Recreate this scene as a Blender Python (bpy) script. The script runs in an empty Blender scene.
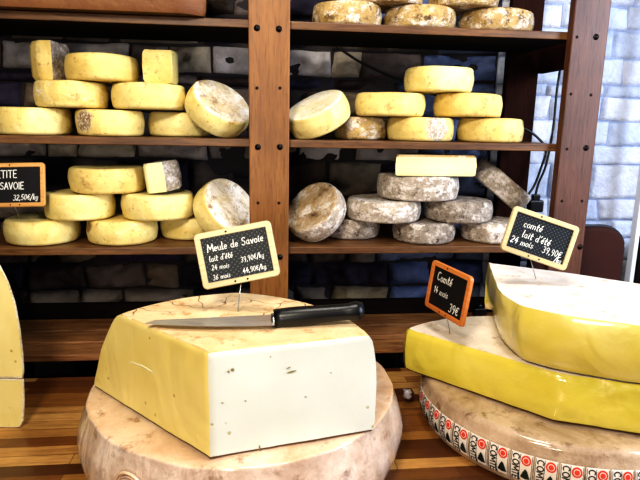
import bpy, bmesh, math, random
from mathutils import Vector, Matrix, noise
random.seed(7)
COL = bpy.context.scene.collection
R = math.radians
# ------------------------------------------------------------------ camera
F = 560.0; PITCH = R(11.6); ROLL = R(1.1); CZ = 1.5
YA = R(6.3); D0 = 1.56
cam_d = bpy.data.cameras.new('camera'); cam = bpy.data.objects.new('camera', cam_d); COL.objects.link(cam)
cam_d.sensor_width = 36; cam_d.lens = F/640*36; cam_d.clip_start = .02
cam.matrix_world = Matrix.Translation((0, 0, CZ)) @ Matrix.Rotation(R(90)-PITCH, 4, 'X') @ Matrix.Rotation(ROLL, 4, 'Z')
bpy.context.scene.camera = cam

def ray(x, y):
    u = (x-320)/F; v = (240-y)/F; c, s = math.cos(ROLL), math.sin(ROLL)
    X = u*c-v*s; Y = u*s+v*c
    return Vector((X, Y*math.sin(PITCH)+math.cos(PITCH), Y*math.cos(PITCH)-math.sin(PITCH)))
CP = Vector((0, 0, CZ))
def project(p):
    z = p[2]-CZ; d = p[1]*math.cos(PITCH)-z*math.sin(PITCH); X = p[0]; Y = p[1]*math.sin(PITCH)+z*math.cos(PITCH)
    c, s = math.cos(ROLL), math.sin(ROLL); return 320+F*(X*c+Y*s)/d, 240-F*(-X*s+Y*c)/d
def onz(x, y, z):
    r = ray(x, y); return CP + r*((z-CZ)/r.z)
def ondep(x, y, d): return CP + ray(x, y)*d
UX = Vector((math.cos(YA), math.sin(YA), 0)); UY = Vector((-math.sin(YA), math.cos(YA), 0))
def onshelf(x, y, d=0.0):
    r = ray(x, y); t = (D0*math.cos(YA)+d)/r.dot(UY); p = CP+r*t
    return (p-Vector((0, D0, 0))).dot(UX), p.z
def S(s, d, z): return Vector((0, D0, 0)) + UX*s + UY*d + Vector((0, 0, z))
ROTS = Matrix.Rotation(YA, 4, 'Z')

# ------------------------------------------------------------------ helpers
def link(o, parent=None):
    COL.objects.link(o)
    if parent is not None: o.parent = parent
    return o
def tag(o, label=None, cat=None, group=None, kind=None):
    if label: o['label'] = label
    if cat: o['category'] = cat
    if group: o['group'] = group
    if kind: o['kind'] = kind
    return o
def empty(name, loc, rz=0, label=None, cat=None, group=None):
    o = bpy.data.objects.new(name, None); o.empty_display_size = .05
    o.location = loc; o.rotation_euler = (0, 0, rz); link(o); return tag(o, label, cat, group)
class MB:
    def __init__(s): s.v = []; s.f = []; s.m = []; s.sm = []
    def add(s, vs, fs, mi=0, smooth=False):
        b = len(s.v); s.v += [tuple(v) for v in vs]
        for f in fs: s.f.append(tuple(b+i for i in f)); s.m.append(mi); s.sm.append(smooth)
    def box(s, a, b, mi=0, M=None, bev=0.0):
        x0, y0, z0 = a; x1, y1, z1 = b
        if bev > 0:
            bm = bmesh.new(); bmesh.ops.create_cube(bm, size=1)
            for v in bm.verts: v.co = Vector(((x0+x1)/2+v.co.x*(x1-x0), (y0+y1)/2+v.co.y*(y1-y0), (z0+z1)/2+v.co.z*(z1-z0)))
            bmesh.ops.bevel(bm, geom=bm.edges[:], offset=bev, segments=2, profile=.5, affect='EDGES')
            bm.verts.index_update()
            vs = [v.co.copy() for v in bm.verts]; fs = [[v.index for v in f.verts] for f in bm.faces]; bm.free()
        else:
            vs = [Vector(p) for p in ((x0,y0,z0),(x1,y0,z0),(x1,y1,z0),(x0,y1,z0),(x0,y0,z1),(x1,y0,z1),(x1,y1,z1),(x0,y1,z1))]
            fs = [(0,3,2,1),(4,5,6,7),(0,1,5,4),(1,2,6,5),(2,3,7,6),(3,0,4,7)]
        if M: vs = [M @ v for v in vs]
        s.add(vs, fs, mi)
    def tube(s, pts, r, n=8, mi=0, cap=True):
        pts = [Vector(p) for p in pts]; rings = []
        for i, p in enumerate(pts):
            t = (pts[min(i+1, len(pts)-1)]-pts[max(i-1, 0)]).normalized()
            a = t.cross(Vector((0, 0, 1)))
            if a.length < .05: a = t.cross(Vector((0, 1, 0)))
            a.normalize(); b = t.cross(a); rr = r[i] if isinstance(r, (list, tuple)) else r
            rings.append([p+(a*math.cos(2*math.pi*k/n)+b*math.sin(2*math.pi*k/n))*rr for k in range(n)])
        vs = [v for ring in rings for v in ring]; fs = []
        for i in range(len(pts)-1):
            for k in range(n): fs.append((i*n+k, i*n+(k+1) % n, (i+1)*n+(k+1) % n, (i+1)*n+k))
        if cap: fs.append(tuple(range(n))); fs.append(tuple((len(pts)-1)*n+k for k in range(n))[::-1])
        s.add(vs, fs, mi, True)
    def lathe(s, prof, n=48, M=None, mi=0):
        vs = []; fs = []
        for (r, z) in prof:
            for k in range(n): vs.append(Vector((r*math.cos(2*math.pi*k/n), r*math.sin(2*math.pi*k/n), z)))
        for i in range(len(prof)-1):
            for k in range(n): fs.append((i*n+k, i*n+(k+1) % n, (i+1)*n+(k+1) % n, (i+1)*n+k))
        if M: vs = [M @ v for v in vs]
        s.add(vs, fs, mi, True)
    def build(s, name, mats, parent=None, loc=None, rz=None, rot=None, recalc=True):
        me = bpy.data.meshes.new(name); me.from_pydata(s.v, [], s.f)
        if not isinstance(mats, (list, tuple)): mats = [mats]
        for m in mats: me.materials.append(m)
        me.polygons.foreach_set('material_index', s.m); me.polygons.foreach_set('use_smooth', s.sm)
        if recalc:
            bm = bmesh.new(); bm.from_mesh(me); bmesh.ops.recalc_face_normals(bm, faces=bm.faces[:]); bm.to_mesh(me); bm.free()
        me.update()
        o = bpy.data.objects.new(name, me)
        if loc is not None: o.location = loc
        if rz is not None: o.rotation_euler = (0, 0, rz)
        if rot is not None: o.rotation_euler = rot
        return link(o, parent)

# ------------------------------------------------------------------ materials
def srgb(h):
    h = h.lstrip('#'); c = [int(h[i:i+2], 16)/255 for i in (0, 2, 4)]
    return tuple((x/12.92 if x <= .04045 else ((x+.055)/1.055)**2.4) for x in c)+(1,)
class NT:
    def __init__(s, name):
        s.m = bpy.data.materials.new(name); s.m.use_nodes = True; s.t = s.m.node_tree; s.n = s.t.nodes; s.l = s.t.links
        s.b = s.n['Principled BSDF']; s.tc = s.n.new('ShaderNodeTexCoord')
    def c(s, a, b): s.l.new(a, b)
    def vec(s, scale=(1,1,1), rand=True, src='Object'):
        out = s.tc.outputs[src]
        if rand:
            oi = s.n.new('ShaderNodeObjectInfo'); mu = s.n.new('ShaderNodeMath'); mu.operation = 'MULTIPLY'; mu.inputs[1].default_value = 37
            s.c(oi.outputs['Random'], mu.inputs[0]); ad = s.n.new('ShaderNodeVectorMath'); ad.operation = 'ADD'
            s.c(out, ad.inputs[0]); s.c(mu.outputs[0], ad.inputs[1]); out = ad.outputs[0]
        mp = s.n.new('ShaderNodeMapping'); mp.inputs['Scale'].default_value = scale; s.c(out, mp.inputs[0]); return mp.outputs[0]
    def noise(s, v, scale, detail=6, rough=.6, dist=0):
        n = s.n.new('ShaderNodeTexNoise'); n.inputs['Scale'].default_value = scale; n.inputs['Detail'].default_value = detail
        n.inputs['Roughness'].default_value = rough; n.inputs['Distortion'].default_value = dist; s.c(v, n.inputs['Vector']); return n.outputs['Fac']
    def voro(s, v, scale, feat='F1', out='Distance'):
        n = s.n.new('ShaderNodeTexVoronoi'); n.feature = feat; n.inputs['Scale'].default_value = scale; s.c(v, n.inputs['Vector']); return n.outputs[out]
    def ramp(s, f, stops, interp='LINEAR'):
        r = s.n.new('ShaderNodeValToRGB'); r.color_ramp.interpolation = interp; e = r.color_ramp.elements
        while len(e) < len(stops): e.new(.5)
        for i, (p, c) in enumerate(stops):
            e[i].position = p; e[i].color = c if not isinstance(c, (int, float)) else (c, c, c, 1)
        s.c(f, r.inputs[0]); return r.outputs[0]
    def mix(s, f, a, b, mode='MIX'):
        m = s.n.new('ShaderNodeMix'); m.data_type = 'RGBA'; m.blend_type = mode
        for sock, val in ((m.inputs[0], f), (m.inputs[6], a), (m.inputs[7], b)):
            if isinstance(val, (int, float, tuple)): sock.default_value = val
            else: s.c(val, sock)
        return m.outputs[2]
    def math(s, op, a, b=0.0):
        m = s.n.new('ShaderNodeMath'); m.operation = op
        for sock, val in ((m.inputs[0], a), (m.inputs[1], b)):
            if isinstance(val, (int, float)): sock.default_value = val
            else: s.c(val, sock)
        return m.outputs[0]
    def bump(s, h, strength=.3, dist=.005, prev=None):
        b = s.n.new('ShaderNodeBump'); b.inputs['Strength'].default_value = strength; b.inputs['Distance'].default_value = dist
        s.c(h, b.inputs['Height'])
        if prev: s.c(prev, b.inputs['Normal'])
        s.c(b.outputs[0], s.b.inputs['Normal']); return b.outputs[0]
    def col(s, c):
        if isinstance(c, tuple): s.b.inputs['Base Color'].default_value = c
        else: s.c(c, s.b.inputs['Base Color'])
    def set(s, **k):
        for a, v in k.items():
            i = s.b.inputs[a.replace('_', ' ')]
            if isinstance(v, (int, float, tuple)): i.default_value = v
            else: s.c(v, i)
def simple(name, col, rough=.5, metal=0, var=.12, nscale=30):
    t = NT(name); c = srgb(col); v = t.vec()
    n = t.noise(v, nscale, 4); d = tuple(x*(1-var*2) for x in c[:3])+(1,)
    t.col(t.mix(n, d, c)); t.set(Roughness=rough, Metallic=metal); return t.m

def cheese(name, base, light, dark, mould, mlo=.56, mhi=.66, dlo=.6, dhi=.72, rough=.55, bump=.35, nsc=9, fine=60, coat=0.0, patch=None, dst=.5):
    t = NT(name); v = t.vec()
    n1 = t.noise(v, nsc, 5, .6, .6); n2 = t.noise(v, nsc*1.7, 7, .75); n3 = t.noise(v, fine, 4, .7)
    v2 = t.vec((1.3, 1.1, 1.7)); n4 = t.noise(v2, nsc*1.3, 8, .8, dst)
    c = t.mix(t.ramp(n1, [(.3, 0), (.7, 1)]), srgb(base), srgb(light))
    c = t.mix(t.ramp(n2, [(dlo, 0), (dhi, 1)]), c, srgb(dark))
    c = t.mix(t.ramp(n4, [(mlo, 0), (mhi, 1)]), c, srgb(mould))
    sp = t.ramp(n3, [(.30, 0), (.42, 1)])
    c = t.mix(t.math('MULTIPLY', t.math('SUBTRACT', 1.0, sp), .6), c, srgb(dark))
    if patch:
        for (pp, pr_, pc) in patch:
            sb = t.n.new('ShaderNodeVectorMath'); sb.operation = 'DISTANCE'; t.c(t.tc.outputs['Object'], sb.inputs[0]); sb.inputs[1].default_value = pp
            pn = t.math('ADD', sb.outputs['Value'], t.math('MULTIPLY', t.math('SUBTRACT', t.noise(t.tc.outputs['Object'], 45, 6, .75), .5), .05))
            pf = t.ramp(pn, [(pr_-.003, 1), (pr_+.004, 0)])
            c = t.mix(t.math('MULTIPLY', pf, .85), c, t.mix(t.ramp(t.noise(t.tc.outputs['Object'], 140, 5, .8), [(.45, 0), (.6, 1)]), srgb(pc[0]), srgb(pc[1])))
    t.col(c); t.set(Roughness=rough, Coat_Weight=coat, Coat_Roughness=.15)
    t.b.inputs['Subsurface Weight'].default_value = .08; t.b.inputs['Subsurface Radius'].default_value = (.02, .01, .005)
    t.b.inputs['Subsurface Scale'].default_value = .2
    h = t.math('ADD', n3, t.math('MULTIPLY', n2, 1.5)); t.bump(h, bump, .004); return t.m

M = {}
M['tomme'] = cheese('yellow tomme rind', '#e0c877', '#f7ecae', '#a67a3c', '#f2e9c8', .58, .70, .60, .80, nsc=11)
M['tomme_b'] = cheese('mottled yellow tomme rind', '#dcc070', '#f5e6a0', '#8c5c30', '#efe8de', .56, .64, .56, .74, bump=.6, nsc=11)
M['tomme_warm'] = cheese('golden tomme rind', '#dabd6c', '#f1de98', '#946030', '#e4d3a4', .60, .74, .58, .80, nsc=11)
M['tomme_brown'] = cheese('brown spotted tomme rind', '#ab8a52', '#d3b87c', '#54361c', '#eee6dc', .50, .60, .52, .64, bump=.9, nsc=20, fine=140, dst=0)
M['tomme_grey'] = cheese('grey mould tomme rind', '#85786a', '#b3a698', '#3e3028', '#ddd3ca', .50, .60, .52, .64, bump=1.0, nsc=24, fine=150, rough=.9, dst=0)
M['tomme_grey_b'] = cheese('pale grey mould tomme rind', '#9c8d7c', '#cbbdaa', '#54412f', '#f0e8e2', .48, .58, .54, .68, bump=1.0, nsc=22, fine=150, rough=.9, dst=0)
M['tomme_pale'] = cheese('pale bloomy wheel face', '#e9dcb4', '#f6eed2', '#b3924f', '#fbf8ee', .48, .60, .62, .78, bump=.4)
M['mottle'] = cheese('mould mottled wheel face', '#cdb88c', '#eadfc4', '#86653e', '#f4efe8', .46, .56, .50, .64, bump=.6, nsc=12, fine=100, rough=.8)
M['mottle_grey'] = cheese('brown mottled wheel face', '#a08055', '#c4ae8c', '#5a4028', '#e0d8cc', .50, .60, .52, .64, bump=.8, nsc=12, fine=110, rough=.85)
M['patch_left'] = cheese('yellow rind with blotched end', '#dcc070', '#f5e6a0', '#8c5c30', '#efe8de', .60, .70, .62, .80, bump=.5, nsc=11, patch=[((-.055, -.075, .04), .030, ('#6b3f1c', '#f4eee0'))])
M['patch_small'] = cheese('yellow rind with brown spot', '#dcc070', '#f5e6a0', '#8c5c30', '#efe8de', .60, .70, .62, .80, bump=.5, nsc=11, patch=[((-.074, -.056, .045), .015, ('#5c3018', '#8a5a30'))])
M['patch_mid'] = cheese('yellow rind with grey mould patch', '#dcc070', '#f5e6a0', '#8c5c30', '#efe8de', .60, .70, .62, .80, bump=.5, nsc=11, patch=[((.02, -.085, .036), .034, ('#9a8c80', '#e8e0da'))])
M['old_brown'] = cheese('orange brown wheel rind', '#6b3e20', '#93663a', '#4c2410', '#a87a4c', .62, .74, .55, .7, bump=.4, nsc=5)

def paste(name, a, b, pit, rough=.4, coat=.0, pits=True, wr=.0, sss=.15):
    t = NT(name); v = t.vec(); n = t.noise(v, 5, 3, .5)
    c = t.mix(t.ramp(n, [(.3, 0), (.7, 1)]), srgb(a), srgb(b))
    h = t.noise(v, 90, 5, .7)
    if pits:
        vo = t.voro(v, 42); mk = t.noise(v, 13, 3, .6)
        pm = t.math('MULTIPLY', t.ramp(vo, [(.09, 1), (.16, 0)]), t.ramp(mk, [(.50, 0), (.56, 1)]))
        c = t.mix(t.math('MULTIPLY', pm, .75), c, srgb(pit)); h = t.math('SUBTRACT', t.math('MULTIPLY', h, .25), pm)
    nb = t.bump(h, .35, .003)
    if wr:
        v3 = t.vec((1, 1, .7)); w = t.noise(v3, 7, 2, .4, 1.6); t.bump(w, wr, .03, nb)
    t.col(c); t.set(Roughness=rough, Coat_Weight=coat, Coat_Roughness=.08)
    t.b.inputs['Subsurface Weight'].default_value = sss; t.b.inputs['Subsurface Radius'].default_value = (.02, .018, .010); t.b.inputs['Subsurface Scale'].default_value = .4
    return t.m
M['paste_white'] = paste('pale ivory paste', '#c4c8be', '#d2d5cd', '#a89a60')
M['paste_warm_lit'] = paste('warm lit paste', '#d2be66', '#e6d690', '#a67c2c', coat=.35, wr=.25)
M['paste_comte'] = paste('deep yellow paste', '#cabb38', '#dfd060', '#a09420', rough=.3, coat=.8, pits=False, wr=.6)
M['paste_comte_up'] = paste('golden paste', '#d8c958', '#ecdf94', '#b0a038', rough=.3, coat=.8, pits=False, wr=.6)
M['paste_crease'] = paste('pale crease highlight', '#e6de9c', '#f2ecc0', '#a67c2c', rough=.25, coat=.8, pits=False)  # highlight along the wrinkles, painted as pale paste
M['rind_crust'] = cheese('pale crusty rind', '#dcc48c', '#efe2bc', '#8e6a38', '#f8f2e2', .46, .56, .6, .74, bump=1.0, nsc=30, fine=160)
M['film'] = simple('crumpled clear film', '#d8d4dc', .12, 0, .2, 60)
M['eye'] = simple('cheese eye shadow', '#8c7c40', .8)
M['paste_pale'] = paste('pale cream paste', '#f1e6a8', '#f7f0c4', '#b89b50')
M['paste_side'] = paste('straw paste', '#dccb7c', '#eee2a4', '#b08c3c', wr=.2, coat=.2)

def top_rind(name, a, b, dark, crack, cracks=True, coat=.1, bump=.5, crk=13, cmask=.52, streak=False):
    t = NT(name); v = t.vec(rand=False)
    n = t.noise(v, 8, 7, .7, .5); n2 = t.noise(v, 26, 6, .7); 
    c = t.mix(t.ramp(n, [(.35, 0), (.62, 1)]), srgb(a), srgb(b))
    c = t.mix(t.ramp(n2, [(.56, 0), (.70, 1)]), c, srgb(dark))
    h = t.math('ADD', n2, t.math('MULTIPLY', n, .6))
    if cracks:
        wv = t.n.new('ShaderNodeVectorMath'); wv.operation = 'ADD'
        nn = t.n.new('ShaderNodeTexNoise'); nn.inputs['Scale'].default_value = 16; t.c(v, nn.inputs['Vector'])
        sc = t.n.new('ShaderNodeVectorMath'); sc.operation = 'SCALE'; sc.inputs['Scale'].default_value = .05; t.c(nn.outputs['Color'], sc.inputs[0])
        t.c(v, wv.inputs[0]); t.c(sc.outputs[0], wv.inputs[1])
        ve = t.voro(wv.outputs[0], crk, 'DISTANCE_TO_EDGE')
        mk = t.ramp(t.noise(v, 6, 2), [(cmask, 0), (cmask+.05, 1)])
        ck = t.math('MULTIPLY', t.ramp(ve, [(.004, 1), (.02, 0)]), mk)
        c = t.mix(t.math('MULTIPLY', ck, .85), c, srgb(crack)); h = t.math('SUBTRACT', h, ck)
    nb = None
    if streak:
        w = t.noise(t.vec((12, 12, 2.5), rand=False), 1.5, 3, .5, .8); nb = t.bump(w, .55, .02)
        c = t.mix(t.ramp(w, [(.50, 0), (.62, .2)]), c, srgb('#8a6850'))
    t.col(c); t.set(Roughness=.6, Coat_Weight=coat, Coat_Roughness=.12); t.bump(h, bump, .004, nb)
    return t.m
M['top_meule'] = top_rind('cracked cream rind', '#dfbd8a', '#f0d9b2', '#b9834a', '#7a4a1c')
M['wheel_meule'] = top_rind('wrapped cream rind', '#c9a27e', '#e6cdb2', '#96643e', '#744a2c', coat=.8, bump=.8, cmask=.60)
M['top_comte'] = top_rind('chalky pink rind', '#eadccb', '#f8f0e6', '#c7a78e', '#8f6f52', cracks=False)
M['side_meule'] = top_rind('wrapped brown rind side', '#ac8f78', '#d8c6b6', '#84644c', '#5a3a22', cracks=False, coat=1.0, bump=.8, streak=True)
M['side_comte'] = top_rind('wrapped beige rind', '#94785a', '#c4ab90', '#6b4c32', '#6a4a30', cracks=False, coat=1.0, bump=1.0)
M['rind_edge'] = simple('dark rind line', '#6e4a1e', .8, 0, .3)
M['rind_tan'] = cheese('tan rind', '#c9a064', '#e3c892', '#8a5a2a', '#f0e6d0', .55, .66, .6, .74, bump=.6)

def wood(name, a, b, d, axis='X', rough=.5, planks=None, coat=0.1, scr=0.0):
    t = NT(name); sc = {'X': (1, 14, 14), 'Z': (14, 14, 1)}[axis]
    v = t.vec(sc, rand=False); n = t.noise(v, 3.2, 8, .65, .5); n2 = t.noise(v, 14, 5, .7)
    nb = t.noise(t.vec(rand=False), 4, 4)
    c = t.mix(t.ramp(n, [(.3, 0), (.7, 1)]), srgb(a), srgb(b))
    c = t.mix(t.ramp(n2, [(.5, 0), (.75, 1)]), c, srgb(d))
    c = t.mix(t.ramp(nb, [(.45, 0), (.75, .6)]), c, srgb(d))
    h = t.math('ADD', n, n2); t.col(c); t.set(Roughness=rough, Coat_Weight=coat, Coat_Roughness=.3); t.bump(h, .3, .002); return t.m
M['shelf'] = wood('walnut shelf wood', '#573620', '#8a6238', '#22120a', 'X')
M['ledge'] = wood('worn shelf wood', '#74482c', '#bc8a56', '#3a1e10', 'X')
M['post'] = wood('orange stained post wood', '#80522a', '#9c6c38', '#5c361a', 'Z')
M['post_dark'] = wood('red brown post wood', '#583524', '#6e4632', '#351c12', 'Z')
M['post_back'] = wood('dark brown post wood', '#26120c', '#331a12', '#100605', 'Z')
M['black_wood_shade'] = wood('black wood and underside shade', '#15100e', '#1f1613', '#090606', 'X')
for k_ in ('post_back', 'black_wood_shade'):
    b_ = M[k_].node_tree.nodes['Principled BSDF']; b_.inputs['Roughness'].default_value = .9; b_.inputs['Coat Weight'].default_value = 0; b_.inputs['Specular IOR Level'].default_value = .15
M['sign_tan'] = wood('pale varnished frame wood', '#c6b588', '#d8caa2', '#a8966a', 'X', coat=.3)
M['sign_orange'] = wood('orange varnished frame wood', '#c47434', '#dc9250', '#9c5420', 'X', coat=.3)
M['sign_oak'] = wood('honey varnished frame wood', '#d09a55', '#e6b674', '#b07c3c', 'X', coat=.3)
M['bolt'] = simple('blackened bolt', '#1c1614', .4, .6)
M['hole'] = simple('dark screw hole', '#1d0d07', .9)
M['chalk'] = simple('white chalk marker', '#f4f4ee', .7, 0, .03)
M['steel'] = simple('thin steel rod', '#b8b8b6', .3, 1)
M['black'] = simple('black plastic', '#0d0e12', .35)
M['cable'] = simple('black cable rubber', '#0b0b0d', .45)
M['white_paint'] = simple('white painted metal', '#e8eaee', .4, 0, .04)
M['leather'] = simple('rust brown leather', '#43190c', .85, 0, .25, 12)
M['leather_edge'] = simple('dark blue piping', '#14161f', .5)
M['paper'] = simple('white label paper', '#ece4da', .6, 0, .05)
M['ink'] = simple('black print', '#14181a', .6)
M['ink_red'] = simple('orange red print', '#d8432a', .55, 0, .08)
M['ink_green'] = simple('dark green print', '#12231e', .6)
def slate(name, grid):
    t = NT(name)
    if grid:
        v = t.vec((1, 1, 1), rand=False); sx = t.n.new('ShaderNodeSeparateXYZ'); t.c(v, sx.inputs[0])
        g = []
        for o in ('X', 'Z'):
            g.append(t.math('SINE', t.math('MULTIPLY', sx.outputs[o], 2*math.pi/.0095)))
        dot = t.ramp(t.math('MULTIPLY', g[0], g[1]), [(.6, 0), (.85, 1)])
        t.col(t.mix(dot, srgb('#060709'), srgb('#566270')))
    else: 
        t.col(t.mix(t.noise(t.vec(), 20), srgb('#08090c'), srgb('#15151a')))
    t.set(Roughness=.55); return t.m
M['slate_grid'] = slate('gridded slate', True); M['slate'] = slate('plain slate', False)
def blade():
    t = NT('scratched steel'); n = t.noise(t.vec((3, 60, 3), rand=False), 6, 5)
    t.col(t.mix(n, srgb('#8f8c8a'), srgb('#efece8'))); t.set(Metallic=.7, Roughness=.32); t.bump(n, .1, .001); return t.m
M['blade'] = blade()

def table_mat():
    t = NT('butcher block wood'); v = t.vec(rand=False)
    b = t.n.new('ShaderNodeTexBrick'); t.c(v, b.inputs['Vector'])
    b.offset = .37; b.offset_frequency = 2; b.squash = 1
    b.inputs['Scale'].default_value = 1; b.inputs['Brick Width'].default_value = .34; b.inputs['Row Height'].default_value = .036
    b.inputs['Mortar Size'].default_value = .0007; b.inputs['Bias'].default_value = 0
    b.inputs['Color1'].default_value = (0, 0, 0, 1); b.inputs['Color2'].default_value = (1, 1, 1, 1); b.inputs['Mortar'].default_value = (.0, .0, .0, 1)
    c = t.ramp(b.outputs['Color'], [(0, srgb('#482614')), (.25, srgb('#7e4e26')), (.5, srgb('#b07c40')), (.78, srgb('#d8a866')), (1, srgb('#bc8a4c'))])
    g = t.noise(t.vec((1.5, 22, 8), rand=False), 5, 8, .7, .6)
    c = t.mix(t.ramp(g, [(.45, 0), (.75, .75)]), c, srgb('#4e260f'))
    g2 = t.noise(v, 7, 5, .6); c = t.mix(t.ramp(g2, [(.4, 0), (.75, .45)]), c, srgb('#3c1c0c'))
    t.col(c); t.set(Roughness=t.ramp(g2, [(.3, .25), (.7, .5)]), Coat_Weight=.3, Coat_Roughness=.2); t.bump(g, .15, .002); return t.m
M['table'] = table_mat()
def stone_mat(name):
    t = NT(name); v = t.vec(rand=False)
    a = t.n.new('ShaderNodeAttribute'); a.attribute_name = 'tint'
    n = t.noise(v, 14, 8, .7, .4); n2 = t.noise(v, 55, 6, .7)
    c = t.mix(t.ramp(n, [(.3, .0), (.72, .75)]), a.outputs['Color'], t.mix(.55, a.outputs['Color'], (0.01, .01, .012, 1)))
    t.col(c); t.set(Roughness=.8); t.bump(t.math('ADD', n, t.math('MULTIPLY', n2, .5)), .85, .012); return t.m
M['stone'] = stone_mat('painted rough stone')
M['floor'] = wood('floor boards', '#4a3222', '#5c402c', '#2c1c12', 'X')
M['plaster'] = simple('plaster', '#cfc8be', .8, 0, .06, 6)

# ------------------------------------------------------------------ the setting
rnd = random.Random(3)
WD = .385                                       # wall face distance behind the shelf fronts
def stone_wall():
    vs = []; fs = []; cols = []
    def block(s0, s1, z0, z1, col, amp, thr=(.012, .028), rad=.011, flat=1.0):
        nx = max(4, int((s1-s0)/.012)); nz = max(4, int((z1-z0)/.012))
        th = rnd.uniform(*thr); sd = rnd.uniform(0, 50)
        k1, k2 = rnd.uniform(-.012, .012), rnd.uniform(-.009, .009); b = len(vs)
        us = [0, .03]+[.03+.94*i/nx for i in range(1, nx)]+[.97, 1]; ws = [0, .06]+[.06+.88*i/nz for i in range(1, nz)]+[.94, 1]
        for w in ws:
            for u in us:
                s = s0+(s1-s0)*u; z = z0+(z1-z0)*w
                e = min(u*(s1-s0), (1-u)*(s1-s0), w*(z1-z0), (1-w)*(z1-z0)); f = min(1, e/rad); f = math.sqrt(1-(1-f)**2)
                q = Vector((s*10+sd, z*14, sd)); d = -th*f - (noise.noise(q)+.45*noise.noise(q*3.1))*amp*f + .008*(1-f)
                s2 = s+noise.noise(Vector((s*9, z*9, sd)))*.006+k1*(w-.5); z2 = z+noise.noise(Vector((s*9, z*9, sd+9)))*.004+k2*(u-.5)
                vs.append((s2, d, z2))
        lx = len(us)
        for j in range(len(ws)-1):
            for i in range(lx-1):
                fs.append((b+j*lx+i, b+j*lx+i+1, b+(j+1)*lx+i+1, b+(j+1)*lx+i)); cols.append(col)
    border = onshelf(491, 150, WD)[0]
    z = .0; 
    while z < 2.6:
        h = rnd.uniform(.065, .1); z1 = z+h
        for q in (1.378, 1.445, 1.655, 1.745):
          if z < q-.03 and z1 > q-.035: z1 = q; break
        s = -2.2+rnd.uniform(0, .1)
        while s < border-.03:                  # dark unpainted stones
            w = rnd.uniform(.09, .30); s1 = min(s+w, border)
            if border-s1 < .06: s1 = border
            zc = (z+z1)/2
            lit_band = 1.378 < zc < 1.445 or 1.655 < zc < 1.745  # rows under the shelves: light falling there is painted into the stones
            if lit_band: col = srgb(rnd.choice(['#d9cfc8', '#b9aca4', '#e4dcda', '#8f857d', '#c9bba6', '#6b5f5c']))
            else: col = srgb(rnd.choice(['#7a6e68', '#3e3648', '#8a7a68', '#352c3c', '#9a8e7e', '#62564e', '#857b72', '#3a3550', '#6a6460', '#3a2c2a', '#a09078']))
            if s1 > border-.2: col = srgb(rnd.choice(['#6c7eac', '#7f8eb2', '#4c5a84']))  # cool light from the right painted into stones near the border
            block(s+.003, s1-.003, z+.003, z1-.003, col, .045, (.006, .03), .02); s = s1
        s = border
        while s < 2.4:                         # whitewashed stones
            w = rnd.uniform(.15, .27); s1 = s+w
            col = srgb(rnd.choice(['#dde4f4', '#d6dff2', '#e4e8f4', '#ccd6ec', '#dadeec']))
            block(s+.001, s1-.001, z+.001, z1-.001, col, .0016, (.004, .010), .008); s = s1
        z = z1
    b = len(vs)
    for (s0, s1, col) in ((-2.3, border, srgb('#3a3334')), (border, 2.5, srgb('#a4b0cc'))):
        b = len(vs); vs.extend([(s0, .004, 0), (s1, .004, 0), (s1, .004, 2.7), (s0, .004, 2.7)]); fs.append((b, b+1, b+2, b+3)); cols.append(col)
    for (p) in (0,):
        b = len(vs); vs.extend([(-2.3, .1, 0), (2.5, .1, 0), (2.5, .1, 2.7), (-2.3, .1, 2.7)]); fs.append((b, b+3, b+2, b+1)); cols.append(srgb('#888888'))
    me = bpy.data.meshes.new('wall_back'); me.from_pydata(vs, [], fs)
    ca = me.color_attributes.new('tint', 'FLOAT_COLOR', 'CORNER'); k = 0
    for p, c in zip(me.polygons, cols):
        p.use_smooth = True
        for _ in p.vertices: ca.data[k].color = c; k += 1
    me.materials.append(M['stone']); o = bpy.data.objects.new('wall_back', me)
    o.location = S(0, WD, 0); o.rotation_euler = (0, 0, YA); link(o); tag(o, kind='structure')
stone_wall()
m = MB(); m.box((-2.6, -2.2, -.05), (2.6, 2.6, 0)); tag(m.build('floor', M['floor']), kind='structure')
# white upright of the door frame at the far right
t0 = onshelf(634, 200, .30)[0]
m = MB(); m.box((0, 0, 0), (.017, .03, 2.5), bev=.003)
tag(m.build('trim_1', M['white_paint'], loc=S(t0+.002, .27, 0), rz=YA), kind='structure')
m = MB(); m.box((0, 0, 0), (.16, .03, 1.13), bev=.004)
tag(m.build('trim_2', M['black_wood_shade'], loc=S(t0+.024, .27, 0), rz=YA), kind='structure')

# ------------------------------------------------------------------ shelving
unit = empty('wooden_shelving', S(0, 0, 0), YA, 'tall dark wood shelving with bolted posts full of cheese against the stone wall', 'shelving')
ZS = [.855, 1.160, 1.459, 1.765]; TH = .021
for k, z in enumerate(ZS):
    m = MB()
    if k == 0:
        m.box((-1.3, .0, z-.024), (.70, .085, z-.004), bev=.002); m.box((-1.3, .088, z-.02), (.70, .18, z), bev=.002); m.box((-1.3, .183, z-.02), (.70, .29, z), bev=.002)
    else: m.box((-1.3, .0, z-TH), (.70, .29, z), bev=.0025)
    bd = m.build('shelf_board', [M['ledge'] if k == 0 else M['shelf'], M['black_wood_shade']], unit)
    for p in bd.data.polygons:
        if p.normal.z < -.6: p.material_index = 1  # shade under the boards painted on as black wood
m = MB(); m.box((-1.3, .292, ZS[0]), (.78, .315, ZS[0]+.05), bev=.002); m.build('back_rail', M['black_wood_shade'], unit)
for z in []:
    m = MB(); m.box((-1.3, .262, z-TH-.026), (.64, .288, z-TH-.001), bev=.002); m.build('back_rail', M['black_wood_shade'], unit)
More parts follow.
